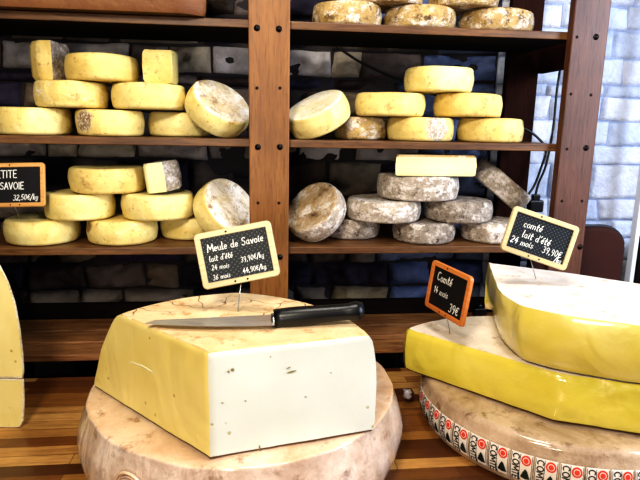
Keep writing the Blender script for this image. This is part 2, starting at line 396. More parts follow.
def post(s0, s1, d0, d1, mat, bolts=()):
    m = MB(); m.box((s0, d0, 0), (s1, d1, 2.45), bev=.003); p = m.build('post', mat, unit)
    for (px, py, big) in bolts:
        s, z = onshelf(px, py, d0); b = MB(); Mx = Matrix.Translation((s, d0, z)) @ Matrix.Rotation(R(90), 4, 'X')
        if big: b.lathe([(0, .004), (.0025, .004), (.0042, .003), (.0048, .0014), (.0078, .0012), (.0084, 0), (.0084, -.001)], 14, Mx); b.build('bolt', M['bolt'], p)
        else: b.lathe([(0, .0008), (.004, .0008), (.0045, -.001)], 10, Mx); b.build('screw', M['hole'], p)
post(-.198, -.091, -.03, -.001, M['post'], [(257, 28, 1), (279, 29, 1), (257, 88, 0), (280, 88, 0), (258, 147, 1), (280, 147, 1), (258, 203, 0), (279, 203, 0), (258, 258, 1), (280, 257, 1)])
post(.675, .778, -.03, -.001, M['post_dark'], [(596, 37, 1), (577, 37, 0), (571, 94, 0), (591, 95, 0), (567, 149, 0), (586, 148, 1), (562, 201, 0), (582, 201, 0), (560, 246, 1), (580, 247, 1)])
post(-1.3, -1.19, -.03, -.001, M['post'])
post(.642, .750, .292, .32, M['post_back'])
for z in ZS[3:]:
    m = MB(); m.box((.742, .0, z-.085), (.765, .29, z-.002), bev=.002); m.build('side_rail', M['post_back'], unit)

# ------------------------------------------------------------------ table
tab = empty('counter_table', S(-.1, -.6, 0), YA, 'long butcher block counter under the big cut cheeses', 'table')
m = MB(); m.box((-1.3, -.62, .76), (1.5, .566, .80), bev=.004); m.build('tabletop', M['table'], tab)
for (a, b) in ((-1.2, -.55), (1.35, -.55), (-1.2, .45), (1.35, .45)):
    m = MB(); m.box((a, b, 0), (a+.07, b+.07, .758), bev=.004); m.build('leg', M['ledge'], tab)

# ------------------------------------------------------------------ cheese wheels
def wheel_bm(Rr, h, seed, amp=.0022, n=72, bulge=.003, rd=.011, sag=.0015):
    prof = [(0, 0), (Rr*.4, 0), (Rr*.75, 0), (Rr-rd-bulge, .0)]
    for a in (15, 30, 45, 60, 75, 90): prof.append((Rr-rd-bulge+rd*math.sin(R(a)), rd*(1-math.cos(R(a)))))
    for q in (.12, .25, .38, .5, .62, .75, .88):
        z = rd+(h-2*rd)*q; prof.append((Rr-bulge+bulge*math.sin(math.pi*q), z))
    for a in (90, 75, 60, 45, 30, 15): prof.append((Rr-rd-bulge+rd*math.sin(R(a)), h-rd*(1-math.cos(R(a)))))
    e = Rr-rd-bulge
    prof += [(e, h), (e*.97, h), (e*.9, h-sag*.3), (e*.75, h-sag*.7), (e*.5, h-sag), (e*.25, h-sag), (0, h-sag)]
    m = MB(); m.lathe(prof, n)
    out = []
    for v in m.v:
        v = Vector(v); q = noise.noise(v*14+Vector((seed*7.3, seed, 0)))+.5*noise.noise(v*40+Vector((seed, 0, 5)))
        rad = Vector((v.x, v.y, 0)); 
        if rad.length > .01: v = v+rad.normalized()*q*amp
        if v.z > h*.5: v.z += noise.noise(v*11+Vector((0, seed*3, 0)))*amp
        out.append(tuple(v))
    m.v = out; return m
SEED = [0]
def wheel_px(xl, xr, z0, z1, mat, label, group, back=.0, Rov=None, rz0=None, cat='cheese'):
    """a wheel lying flat, its edges seen at xl, xr, between the heights z0 and z1"""
    SEED[0] += 1; zm = (z0+z1)/2; Rr = .1; sc = onshelf((xl+xr)/2, 150, .12)[0]
    for _ in range(14):
        c = Rr+.006+back; xs = [project(S(sc+Rr*math.cos(2*math.pi*k/72), c+Rr*math.sin(2*math.pi*k/72), zm))[0] for k in range(72)]
        a, b = min(xs), max(xs); px = (b-a)/(2*Rr); sc += ((xl+xr)-(a+b))/2/px; Rr += ((xr-xl)-(b-a))/2/px
    c = Rr+.006+back
    m = wheel_bm(Rr, z1-z0-.002, SEED[0])
    o = m.build('round_cheese', mat, loc=S(sc, c, z0+.0012), rz=YA+(SEED[0]*1.7 if rz0 is None else rz0)); tag(o, label, cat, group); return o
def tilted(px, zshelf, n, Rr, h, mat, label, group, c=.11, py=None, face=None):
    SEED[0] += 1; n = Vector(n).normalized(); nw = (UX*n.x+UY*n.y+Vector((0, 0, n.z)))
    low = Rr*math.sqrt(max(0, 1-n.z**2))+h/2*n.z - .006
    if py is None:
        zc = zshelf+low
        lo, hi = -100, 600
        for _ in range(30):
            mid = (lo+hi)/2
            if onshelf(px, mid, c)[1] > zc: lo = mid
            else: hi = mid
        s = onshelf(px, lo, c)[0]
    else: s, zc = onshelf(px, py, c)
    m = wheel_bm(Rr, h, SEED[0]); q = nw.to_track_quat('Z', 'Y')
    ctr = S(s, c, zc)-nw*(h/2)
    o = m.build('round_cheese', [mat, face or mat], loc=ctr); o.rotation_euler = q.to_euler()
    for p in o.data.polygons:
        if p.normal.z > .75: p.material_index = 1
    tag(o, label, 'cheese', group); return o
G1 = 'yellow tomme wheels stacked on the upper left shelf'; G2 = 'yellow tomme wheels stacked on the lower left shelf'
G3 = 'tomme wheels stacked on the right middle shelf'; G4 = 'grey tomme wheels stacked on the lower right shelf'; G5 = 'spotted wheels on the top right shelf'
a0, a1, a2, a3 = 1.459, 1.532, 1.603, 1.676
wheel_px(-8, 73, a0, a1, M['tomme'], 'smooth yellow cheese wheel at the far left of the bottom row, upper left shelf', G1)
wheel_px(75, 145, a0, a1-.002, M['patch_left'], 'yellow wheel with white mould blotch, middle of the bottom row, upper left shelf', G1, rz0=0)
wheel_px(148, 212, a0, a1-.003, M['tomme'], 'yellow wheel of the bottom row next to the tilted wheel, upper left shelf', G1, back=.075)
wheel_px(33, 109, a1, a2, M['tomme_b'], 'mottled yellow wheel, left one of the middle row, under the cut wedge, upper left shelf', G1)
wheel_px(111, 186, a1, a2-.001, M['tomme'], 'yellow wheel, right one of the middle row, under the small cut piece, upper left shelf', G1)
wheel_px(64, 139, a2, a3-.002, M['tomme_warm'], 'golden brown wheel on top of the stack between two cut pieces, upper left shelf', G1)
tilted(218, a0, (.46, -.50, .73), .092, .066, M['tomme'], 'tilted yellow wheel showing its mottled face, leaning on the stack on the upper left shelf', G1, c=.088, face=M['mottle'])
b0, b1, b2, b3 = 1.160, 1.229, 1.303, 1.374
wheel_px(3, 81, b0, b1, M['tomme'], 'yellow wheel in the bottom row below the honey framed price sign, lower left shelf', G2)
wheel_px(86, 158, b0, b1, M['patch_small'], 'yellow wheel with a brown rind spot, middle of the bottom row, lower left shelf', G2, rz0=0)
wheel_px(160, 222, b0, b1-.002, M['tomme'], 'yellow bottom row wheel beside the leaning wheel, lower left shelf', G2, back=.075)
wheel_px(43, 116, b1, b2, M['tomme'], 'yellow wheel of the middle row touching the honey framed sign, lower left shelf', G2)
wheel_px(121, 195, b1, b2-.002, M['tomme'], 'yellow wheel, right one of the middle row, under the bright cut piece, lower left shelf', G2)
wheel_px(68, 146, b2, b3, M['tomme_warm'], 'smooth golden yellow wheel topping the stack on the lower left shelf', G2)
tilted(225, b0, (.60, -.56, .57), .094, .070, M['tomme'], 'pale yellow wheel leaning steeply behind the meule price sign, lower left shelf', G2, c=.09, face=M['mottle'])
c1, c2, c3 = 1.526, 1.594, 1.668
wheel_px(334, 387, a0, c1, M['tomme_brown'], 'small brown spotted wheel beside the tilted yellow wheel, right middle shelf', G3, back=.075)
wheel_px(387, 454, a0, c1+.001, M['patch_mid'], 'yellow wheel with a large grey mould patch, centre of the bottom row, right middle shelf', G3, rz0=0)
wheel_px(457, 524, a0, c1+.003, M['tomme_warm'], 'golden wheel at the right end of the bottom row, right middle shelf', G3)
wheel_px(355, 425, c1+.001, c2, M['tomme_warm'], 'golden wheel bridging the brown wheel and the grey patched one, right middle shelf', G3)
wheel_px(433, 503, c1+.004, c2+.003, M['tomme_warm'], 'golden wheel resting on the rightmost bottom wheel, right middle shelf', G3)
wheel_px(404, 474, c2+.004, c3, M['tomme'], 'yellow wheel on the very top of the stack, right middle shelf', G3)
tilted(318, a0, (-.42, -.30, .86), .092, .068, M['tomme'], 'tilted yellow wheel rising to the right next to the middle post, right middle shelf', G3, c=.085, face=M['tomme_pale'])
d1, d2, d3 = 1.222, 1.287, 1.360
wheel_px(322, 380, b0, d1, M['tomme_grey'], 'grey wheel in the bottom row beside the big leaning grey wheel, lower right shelf', G4, back=.075)
wheel_px(392, 455, b0, d1, M['tomme_grey'], 'grey wheel in the middle of the bottom row, lower right shelf', G4)
wheel_px(460, 524, b0, d1, M['tomme_grey_b'], 'grey wheel low at the right end of the lower right shelf, partly behind a sign', G4)
wheel_px(346, 421, d1, d2, M['tomme_grey_b'], 'pale grey wheel on the left of the second row, lower right shelf', G4)
wheel_px(424, 493, d1, d2, M['tomme_grey'], 'grey wheel on the right of the second row below the cut half, lower right shelf', G4)
wheel_px(377, 459, d2, d3, M['tomme_grey_b'], 'large pale grey wheel carrying the cut half cheese, lower right shelf', G4)
tilted(316, b0, (-.58, -.50, .64), .094, .064, M['tomme_grey_b'], 'big grey brown wheel leaning beside the middle post, lower right shelf', G4, c=.09, face=M['mottle_grey'])
tilted(500, b0, (.60, -.16, .78), .106, .066, M['tomme_grey_b'], 'thin grey wheel leaning steeply right behind the cream framed sign', G4, c=.20, py=185)
e0, e1 = 1.765, 1.828
wheel_px(312, 382, e0, e1, M['tomme_brown'], 'white and brown spotted wheel, leftmost of three on the top right shelf', G5)
wheel_px(383, 456, e0, e1-.002, M['tomme_brown'], 'brown spotted wheel in the middle of three on the top right shelf', G5)
wheel_px(458, 534, e0, e1-.002, M['tomme_brown'], 'brown spotted wheel at the right end of the top right shelf', G5)
wheel_px(352, 424, e1, e1+.065, M['tomme_brown'], 'brown wheel stacked across the left two wheels at the top edge of the photo', G5)
wheel_px(428, 500, e1, e1+.065, M['tomme_brown'], 'brown wheel stacked across the right two wheels at the top edge of the photo', G5)
tilted(291, e0, (-.55, -.15, .82), .09, .06, M['tomme_warm'], 'tilted golden wheel against the middle post at the top edge of the photo', G5, c=.12, py=-14)

# ------------------------------------------------------------------ cut cheeses built from a plan outline
def round_plan(pts, r, seg=3):
    """pts: (x, y, kind, round?) ; chamfers the flagged corners"""
    out = []; n = len(pts)
    for i, p in enumerate(pts):
        rr = p[3] if len(p) > 3 else r
        if rr <= 0: out.append((p[0], p[1], p[2])); continue
        a = Vector(pts[i-1][:2]); b = Vector(p[:2]); c = Vector(pts[(i+1) % n][:2])
        ra = min(rr, (a-b).length*.45); rc = min(rr, (c-b).length*.45)
        p0 = b+(a-b).normalized()*ra; p2 = b+(c-b).normalized()*rc
        for k in range(seg+1):
            t = k/seg; q = p0*(1-t)**2+b*2*t*(1-t)+p2*t*t
            out.append((q.x, q.y, pts[i-1][2] if k < seg/2 else p[2]))
    return out
def densify(pts, step=.012):
    out = []; n = len(pts)
    for i, p in enumerate(pts):
        q = pts[(i+1) % n]; L = math.hypot(q[0]-p[0], q[1]-p[1]); k = max(1, int(L/step))
        for j in range(k): t = j/k; out.append((p[0]+(q[0]-p[0])*t, p[1]+(q[1]-p[1])*t, p[2]))
    return out
def cut_block(root, pts, h, prof, mp, mr, mt, seed=1, amp=.0015, edge=(.025, .97), parts=('paste', 'rind'), step=.012, apex=False):
    """pts local plan (ccw), edges flagged 'cut' / 'rind'; prof: [(t, inset)] ; builds paste + rind children"""
    P = densify(pts, step); n = len(P); nor = []
    for i in range(n):
        a = Vector(P[i-1][:2]); c = Vector(P[(i+1) % n][:2]); t = (c-a)
        if t.length < 1e-9: t = Vector((1, 0))
        t.normalize(); nor.append(Vector((t.y, -t.x)))   # outward for ccw
    cen = Vector((sum(p[0] for p in P)/n, sum(p[1] for p in P)/n))
    rings = []
    for (t, ins_c, ins_r) in prof:
        ring = []
        for i, p in enumerate(P):
            k = ins_r if p[2] == 'rind' else ins_c
            if p[2] != P[i-1][2]: k = ins_r
            q = Vector(p[:2])-nor[i]*k
            if apex:
                q0 = Vector(p[:2]); lf = .085*t*max(0, -q0.x/.3)
                rm = .33; q = q0*(1-(ins_r+lf)/rm) - (nor[i]*ins_c if p[2] == 'cut' and q0.length > .01 else Vector((0, 0)))
            d = noise.noise(Vector((q.x*18+seed, q.y*18, t*h*18)))*amp + noise.noise(Vector((q.x*60+seed, q.y*60, t*h*60)))*amp*.4
            q = q+nor[i]*d; ring.append(Vector((q.x, q.y, t*h)))
        rings.append(ring)
    mb = {'p': MB(), 'r': MB()}
    allv = [v for r_ in rings for v in r_]
    pf, rf, ef = [], [], []
    for j in range(len(rings)-1):
        tm = (prof[j][0]+prof[j+1][0])/2
        for i in range(n):
            f = (j*n+i, j*n+(i+1) % n, (j+1)*n+(i+1) % n, (j+1)*n+i)
            if P[i][2] == 'rind': rf.append(f)
            elif tm < edge[0]: ef.append(f)
            elif tm > edge[1]: rf.append(f)
            else: pf.append(f)
    def comp(m, faces, mi):
        idx = {}; vs = []
        fs = []
        for f in faces:
            g = []
            for i in f:
                if i not in idx: idx[i] = len(vs); vs.append(allv[i])
                g.append(idx[i])
            fs.append(g)
        m.add(vs, fs, mi, True)
    comp(mb['p'], pf, 0); comp(mb['r'], rf, 0); comp(mb['r'], ef, 1)
    for (ring, zz, sgn) in ((rings[-1], h, 1), (rings[0], 0, -1)):
        vs = list(ring); fs = []; prev = 0
        for q in (.985, .95, .88, .76, .6, .42, .22):
            b = len(vs)
            for v in ring:
                w = Vector((cen.x+(v.x-cen.x)*q, cen.y+(v.y-cen.y)*q, zz))
                if sgn > 0: w.z += noise.noise(Vector((w.x*14+seed, w.y*14, 3)))*.003*min(1, (1-q)*8)
                vs.append(w)
            for i in range(n): fs.append((prev+i, prev+(i+1) % n, b+(i+1) % n, b+i))
            prev = b
        b = len(vs); vs.append(Vector((cen.x, cen.y, zz)))
        for i in range(n): fs.append((prev+i, prev+(i+1) % n, b))
        mb['r'].add(vs, fs, 2 if sgn > 0 else 1, True)
    mb['p'].build(parts[0], mp, root, recalc=False); mb['r'].build(parts[1], [mr, M['rind_edge'], mt], root, recalc=False)

ZT = .96                                            # top of the big lower wheel
# --- whole wheel under the meule piece
bw = empty('round_cheese', (-.155, 1.12, .80), 0, 'huge wrapped cream wheel on the counter under the cut ivory piece', 'cheese')
m = wheel_bm(.337, .16, 31, .004, 128, .020, .006); rb = m.build('rind', [M['wheel_meule'], M['side_meule']], bw)
for p in rb.data.polygons:
    if abs(p.normal.z) < .7: p.material_index = 1

# --- meule wedge
cx, cy = -.173, .826
A1, A0 = R(139.5), R(19)
pts = [(0, 0, 'cut', 0)]
NA = 26
for k in range(NA+1):
    t = k/NA; a = A0+(A1-A0)*t; r_ = .294+(.384-.294)*t**1.5 + .012*math.sin(math.pi*t)
    pts.append((r_*math.cos(a), r_*math.sin(a), 'rind' if k < NA else 'cut', 0))
wd = empty('cut_cheese', (cx, cy, ZT+.001), 0, 'big ivory cheese piece with cracked crust and a knife lying on top', 'cheese')
prof = [(0, .001, .008), (.018, 0, .004), (.024, 0, .003), (.1, 0, 0), (.3, -.001, .0), (.5, -.002, .0), (.7, -.001, .003), (.85, 0, .008), (.93, .0, .013), (.97, .0, .018), (.988, .002, .021), (1, .004, .026)]
cut_block(wd, pts, .186, prof, [M['paste_white']], M['rind_tan'], M['top_meule'], 2, .0016, edge=(.02, .985), apex=True)
# warm light painted into the wrapped left cut face: a second material on the faces that look left
pm = [c for c in wd.children if c.name.startswith('paste')][0]
pm.data.materials.append(M['paste_warm_lit'])
for p in pm.data.polygons:
    c = p.center
    ang = math.degrees(math.atan2(c.y, c.x))
    if ang > 90 or (abs(c.x) < .012 and p.normal.x < -.2): p.material_index = 1
# small holes and slits in the white face
rd_ = Vector((math.cos(A0), math.sin(A0), 0)); nrm = Vector((rd_.y, -rd_.x, 0))
for (px, py, w_, h_, rot) in [(232, 369, .006, .005, 0), (291, 371, .017, .003, 8), (288, 367, .008, .002, 20), (228, 371, .004, .003, 0), (259, 447, .003, .011, 0), (305, 396, .004, .002, 0), (245, 400, .004, .002, 0), (222, 402, .004, .002, 0), (270, 356, .003, .002, 0), (330, 372, .004, .0015, 0)]:
    r3 = ray(px, py); pc = Vector((cx, cy, ZT)); t = (pc-CP).dot(nrm)/r3.dot(nrm); q = CP+r3*t-Vector((cx, cy, ZT+.001))
    m = MB(); vs = []; nn = 12
    for k in range(nn):
        a = 2*math.pi*k/nn; uu = w_/2*math.cos(a); vv = h_/2*math.sin(a); ca, sa = math.cos(R(rot)), math.sin(R(rot))
        vs.append(q+nrm*.0036+rd_*(uu*ca-vv*sa)+Vector((0, 0, uu*sa+vv*ca)))
    m.add(vs, [tuple(range(nn))]); m.build('hole', M['eye'], wd, recalc=False)

rl_ = Vector((math.cos(A1), math.sin(A1), 0)); nl = Vector((-rl_.y, rl_.x, 0))
if nl.y > 0: nl = -nl
def crease(pxs, nn, off, r_, mat):
    P = []
    for (px, py) in pxs:
        r3 = ray(px, py); pc = Vector((cx, cy, ZT)); t = (pc-CP).dot(nn)/r3.dot(nn); P.append(CP+r3*t-Vector((cx, cy, ZT+.001))+nn*off)
    n_ = len(P)*4; P = [P[0].lerp(P[1], 0)]+[P[i].lerp(P[i+1], k/4) for i in range(len(P)-1) for k in range(1, 5)]
    m = MB(); m.tube(P, [r_*(.3+.7*math.sin(math.pi*i/(len(P)-1))) for i in range(len(P))], 8); m.build('crease', mat, wd)
crease([(123, 365), (132, 362), (143, 366), (155, 373), (168, 379)], nl, -.0006, .0032, M['paste_crease'])
crease([(188, 396), (192, 404), (198, 410)], nl, -.0008, .0024, M['paste_crease'])
crease([(214, 405), (228, 397), (243, 388), (258, 377), (268, 371)], nrm, -.0012, .0028, M['paste_white'])

# --- knife on the wedge
ZK = ZT+.001+.189
kt, kb, ke = onz(145, 324, ZK+.006), onz(274, 320, ZK+.008), onz(363, 312, ZK+.02)
kn = empty('knife', kb, 0, 'long kitchen knife with black handle lying on top of the ivory cheese', 'knife')
ax = (kt-kb); L = ax.length; ax.normalize(); side = Vector((0, 0, 1)).cross(ax).normalized()  # toward the camera or away
if side.y > 0: side = -side
m = MB(); vs = []; N = 16
for k in range(N+1):
    t = k/N; x = L*t
    up = .026*(1-.35*t); dn = -.028*(1-t**2.2)
    if t > .999: up = -.0 + .004; dn = -.001
    for (w_, z_) in ((up, .0014*(1-t*.6)), (up, -.0012*(1-t*.6)), (-.0+dn, 0)): vs.append(ax*x-side*w_*1.0+Vector((0, 0, z_)))
fs = []
for k in range(N):
    for i in range(3): fs.append((k*3+i, k*3+(i+1) % 3, (k+1)*3+(i+1) % 3, (k+1)*3+i))
fs += [(0, 1, 2), (N*3+2, N*3+1, N*3)]
m.add(vs, fs); m.build('blade', M['blade'], kn)
hx = (ke-kb); LH = hx.length
m = MB(); pts3 = []; rr = []
for k in range(13):
    t = k/12; pts3.append(hx*t+Vector((0, 0, .003))); rr.append(.0165+.0012*math.sin(2*math.pi*t)+(.002 if k > 10 else 0)-(.004 if k == 12 else 0))
m.tube(pts3, rr, 14); ho = m.build('handle', M['black'], kn)
m = MB(); m.tube([hx*-.03, hx*.03], .0125, 12); m.build('bolster', M['steel'], kn)

# --- comte wheel with printed labels
CW = Vector((.575, 1.26, .80)); CR = .322; CH = .11
cw = empty('round_cheese', CW, 0, 'wrapped beige wheel with COMTÉ labels around its rim on the right of the counter', 'cheese')
wheel_bm(CR, CH, 44, .0022, 128, .010, .015).build('rind', M['side_comte'], cw)
fp = onz(408, 394, .835); fm = MB(); fm.lathe([(0, -.011), (.007, -.009), (.011, -.003), (.009, .004), (.012, .008), (.005, .012), (0, .012)], 14)
fm.v = [tuple(Vector(v)*(1+.5*noise.noise(Vector(v)*170))+fp-CW) for v in fm.v]; fm.v = [tuple(v) for v in fm.v]; fm.build('film_twist', M['film'], cw)
def prof_r(z):
    rd = .015; bl = .010
    if z < rd: return CR-rd-bl+rd*math.sin(math.acos(max(-1, 1-z/rd)))
    if z > CH-rd: return CR-rd-bl+rd*math.sin(math.acos(max(-1, 1-(CH-z)/rd)))
    return CR-bl+bl*math.sin(math.pi*(z-rd)/(CH-2*rd))

# ------------------------------------------------------------------ lettering: single stroke alphabet
def arc(cx, cy, rx, ry, a0, a1, n=10): return [(cx+rx*math.cos(R(a0+(a1-a0)*k/n)), cy+ry*math.sin(R(a0+(a1-a0)*k/n))) for k in range(n+1)]
GL = {
 'M': (.8, [[(0, 0), (.08, 1), (.38, .3), (.68, 1), (.76, 0)]]),
 'e': (.42, [[(.04, .25), (.34, .3)]+arc(.2, .27, .17, .26, 10, 310)]),
 'é': (.42, [[(.04, .25), (.34, .3)]+arc(.2, .27, .17, .26, 10, 310), [(.18, .68), (.32, .88)]]),
 'u': (.46, [[(.04, .52), (.04, .15)]+arc(.19, .17, .15, .17, 180, 360)+[(.34, .52), (.36, 0), (.44, .04)]]),
 'l': (.22, [[(.06, 1), (.05, .12), (.12, 0), (.2, .05)]]),
 'd': (.5, [arc(.2, .25, .17, .25, 30, 330)+[(.38, 1), (.38, 0), (.46, .03)]]),
 'S': (.55, [arc(.28, .75, .2, .23, 30, 250, 8)+arc(.24, .26, .22, .26, 80, -150, 10)]),
 'a': (.5, [arc(.2, .25, .17, .25, 40, 330)+[(.36, .5), (.37, 0), (.46, .04)]]),
 'v': (.42, [[(.02, .52), (.18, 0), (.36, .52)]]),
 'o': (.44, [arc(.2, .25, .18, .26, 90, 450, 14)]),
 'i': (.2, [[(.06, .5), (.07, .05), (.16, .02)], [(.07, .68), (.1, .74)]]),
 't': (.34, [[(.14, .9), (.12, .1), (.2, 0), (.3, .05)], [(0, .56), (.3, .6)]]),
 "'": (.16, [[(.08, 1), (.04, .8)]]),
 'm': (.72, [[(.04, .5), (.05, 0)], [(.05, .3)]+arc(.19, .32, .14, .18, 160, 0, 6)+[(.33, 0)], [(.33, .3)]+arc(.48, .32, .15, .18, 160, 0, 6)+[(.64, .03)]]),
 's': (.36, [arc(.19, .4, .12, .12, 30, 250, 6)+arc(.16, .14, .14, .14, 80, -150, 8)]),
 'k': (.42, [[(.06, 1), (.05, 0)], [(.34, .5), (.07, .22), (.36, 0)]]),
 'g': (.44, [arc(.2, .25, .17, .24, 40, 330)+[(.36, .5), (.34, -.2), (.2, -.34), (.05, -.25)]]),
 'c': (.38, [arc(.2, .26, .17, .26, 50, 310)]),
 'C': (.62, [arc(.32, .5, .28, .5, 50, 310, 12)]),
 'O': (.68, [arc(.33, .5, .29, .5, 90, 450, 16)]),
 'T': (.58, [[(.0, 1), (.54, 1)], [(.27, 1), (.27, 0)]]),
 'E': (.52, [[(.46, 1), (.05, 1), (.05, 0), (.46, 0)], [(.05, .52), (.38, .52)]]),
 'É': (.52, [[(.46, 1), (.05, 1), (.05, 0), (.46, 0)], [(.05, .52), (.38, .52)], [(.2, 1.12), (.36, 1.28)]]),
 'P': (.52, [[(.05, 0), (.05, 1), (.3, 1)]+arc(.28, .75, .18, .25, 90, -90, 6)+[(.05, .5)]]),
 'I': (.18, [[(.07, 1), (.07, 0)]]),
 'A': (.6, [[(.0, 0), (.27, 1), (.54, 0)], [(.1, .35), (.44, .35)]]),
 'V': (.56, [[(0, 1), (.26, 0), (.52, 1)]]),
 '0': (.5, [arc(.22, .5, .19, .48, 90, 450, 14)]),
 '1': (.3, [[(.02, .7), (.18, 1), (.18, 0)]]),
 '2': (.52, [arc(.22, .72, .19, .26, 160, -20, 8)+[(.04, 0), (.44, .02)]]),
 '3': (.5, [arc(.2, .74, .18, .25, 140, -90, 8)+arc(.2, .25, .21, .25, 90, -140, 8)]),
 '4': (.54, [[(.3, 1), (.02, .35), (.48, .38)], [(.36, .6), (.32, 0)]]),
 '5': (.5, [[(.42, 1), (.1, 1), (.07, .56)]+arc(.2, .3, .2, .3, 110, -140, 10)]),
 '6': (.5, [[(.38, .95), (.14, .65)]+arc(.22, .26, .18, .26, 150, 510, 12)]),
 '9': (.5, [arc(.22, .72, .18, .26, 0, 360, 12)+[(.38, .4), (.26, 0)]]),
 ',': (.2, [[(.1, .06), (.04, -.14)]]),
 '/': (.42, [[(.02, -.15), (.38, 1.05)]]),
 '€': (.5, [arc(.3, .5, .22, .46, 50, 310, 10), [(0, .6), (.34, .6)], [(0, .42), (.32, .42)]]),
 ' ': (.32, []),
}
def text_strokes(txt, size, slant=.0, jit=0.0, rr=None):
    rr = rr or random.Random(5); x = 0; out = []
    for ch in txt:
        w, st = GL[ch]; dy = rr.uniform(-jit, jit)
        for s_ in st: out.append([((x+p[0]+p[1]*slant)*size, (p[1]+dy)*size) for p in s_])
        x += w+.08
    return out, x*size
def ribbon(m, pts, w, mapf, mi=0):
    for a, b in zip(pts[:-1], pts[1:]):
        tx, ty = b[0]-a[0], b[1]-a[1]; l = math.hypot(tx, ty)
        if l < 1e-7: continue
        ux, uy = tx/l*w/2*.8, ty/l*w/2*.8; nx, ny = -ty/l*w/2, tx/l*w/2
        m.add([mapf(a[0]-ux+nx*.6, a[1]-uy+ny*.6), mapf(a[0]+nx, a[1]+ny), mapf(b[0]+nx, b[1]+ny), mapf(b[0]+ux+nx*.6, b[1]+uy+ny*.6),
               mapf(b[0]+ux-nx*.6, b[1]+uy-ny*.6), mapf(b[0]-nx, b[1]-ny), mapf(a[0]-nx, a[1]-ny), mapf(a[0]-ux-nx*.6, a[1]-uy-ny*.6)], [(0, 7, 6, 1), (1, 6, 5, 2), (2, 5, 4, 3)], mi)

# labels round the rim
def rim(u, z, off): # u: angle in radians
    r_ = prof_r(z)+off; return Vector((r_*math.cos(u), r_*math.sin(u), z))
LW = .0415; z0, z1 = .020, .080
for k in range(16):
    uc = R(178)+k*.0450/CR
    m = MB()
    def mp(a, z, off): return rim(uc+a/CR, z, off)
    nu, nz = 6, 6; vs = []; fs = []
    for j in range(nz+1):
        for i in range(nu+1): vs.append(mp(LW*i/nu, z0+(z1-z0)*j/nz, .0028))
    for j in range(nz):
        for i in range(nu): fs.append((j*(nu+1)+i, j*(nu+1)+i+1, (j+1)*(nu+1)+i+1, (j+1)*(nu+1)+i))
    m.add(vs, fs, 0, True)
    f2 = lambda a, z: mp(a, z, .0040)
    st, wt = text_strokes('COMTÉ', .0165)
    for s_ in st: ribbon(m, [(.0045+p[1]*.70, z1-.003-p[0]*.98) for p in s_], .0023, f2, 1)
    for a_ in (.0014, .0178, .0400):
        ribbon(m, [(a_, z0+.002+(z1-z0-.004)*q/6) for q in range(7)], .0011, f2, 1)
    def disc(ca, cz, ra, rz, mi, off, n=20, half=None):
        c0 = mp(ca, cz, off); v2 = [c0]
        for q in range(n+1):
            t = 2*math.pi*q/n; v2.append(mp(ca+ra*math.cos(t), cz+rz*math.sin(t), off))
        m.add(v2, [(0, q+1, q+2) for q in range(n)], mi)
    disc(.0290, z1-.012, .0095, .0100, 2, .0040)
    disc(.0290, z1-.012, .0062, .0065, 0, .0043); disc(.0290, z1-.012, .0050, .0053, 2, .0046)
    # dark bell
    bell = [(.0200, z0+.010), (.0250, z0+.024), (.0290, z0+.031), (.0330, z0+.026), (.0370, z0+.012), (.0385, z0+.008), (.0290, z0+.006)]
    cb = mp(.029, z0+.016, .0042); vv = [cb]+[mp(a, z, .0042) for a, z in bell]
    m.add(vv, [(0, i, i+1) for i in range(1, len(bell))]+[(0, len(bell), 1)], 3)
    m.build('paper_label', [M['paper'], M['ink'], M['ink_red'], M['ink_green']], cw, recalc=False)

# raised casein stamp on the big wheel's rim
BR = .335
def rimb(a, z, off):
    u = R(243)+a/BR; r_ = BR-.001+off; return Vector((r_*math.cos(u), r_*math.sin(u), z))
m = MB()
for (rad_, w_) in ((.034, .005), (.027, .002)):
    m.tube([rimb(rad_*math.cos(2*math.pi*k/28), 0.100+rad_*math.sin(2*math.pi*k/28), .001) for k in range(29)], w_*.55, 6, cap=False)
for s_ in text_strokes('A', .026)[0]: m.tube([rimb(p[0]-.009, p[1]+.087, .0015) for p in s_], .0022, 6)
m.build('embossed_stamp', M['wheel_meule'], bw)

# --- comte slabs
SL = Vector((.483, 1.053, .911))
pts = [(0, 0, 'cut', .012)]
e_r = R(-17.5); e_l = R(138.5)
NA = 22
for k in range(NA+1):
    t = k/NA; a = R(-17.5)+(R(138.5)-R(-17.5))*t
    rq = .36+.012*max(0, t*2-1); pts.append((rq*math.cos(a), rq*math.sin(a), 'rind' if k < NA else 'cut', .03 if k in (0, NA) else 0))
lo = empty('cut_cheese', SL, 0, 'wide low yellow slab on the labelled wheel, with the orange framed sign in it', 'cheese')
prof = [(0, .008, .008), (.02, .005, .005), (.05, .003, .003), (.14, 0, 0), (.5, -.002, -.003), (.86, 0, 0), (.96, .003, .004), (1, .008, .010)]
cut_block(lo, round_plan(pts, 0), .105, prof, [M['paste_comte']], M['paste_comte'], M['top_comte'], 5, .002, edge=(.04, .99))
ZU = .911+.105+.0025; HU = .128
upl = [(486, 262), (498, 292), (520, 306), (560, 315), (640, 326)]
UPN = Vector((.62, 1.2, ZU))
q = [onz(x, y, ZU+HU) for x, y in upl]
qb = onz(560, 271, ZU+HU); qc = onz(640, 283, ZU+HU)
plan = [(q[0].x+.004, q[0].y, 'cut', .004), (q[1].x, q[1].y, 'cut', .05), (q[2].x, q[2].y, 'cut', .02), (q[3].x, q[3].y, 'cut', .04), (q[4].x, q[4].y, 'cut', .0), (q[4].x+.12, q[4].y-.025, 'cut', .01), (.86, 1.12, 'rind', .0), (.84, 1.24, 'rind', .0), (qc.x, qc.y, 'rind', 0), (qb.x, qb.y, 'rind', 0)]
print('upper plan', [(round(a[0], 3), round(a[1], 3)) for a in plan])
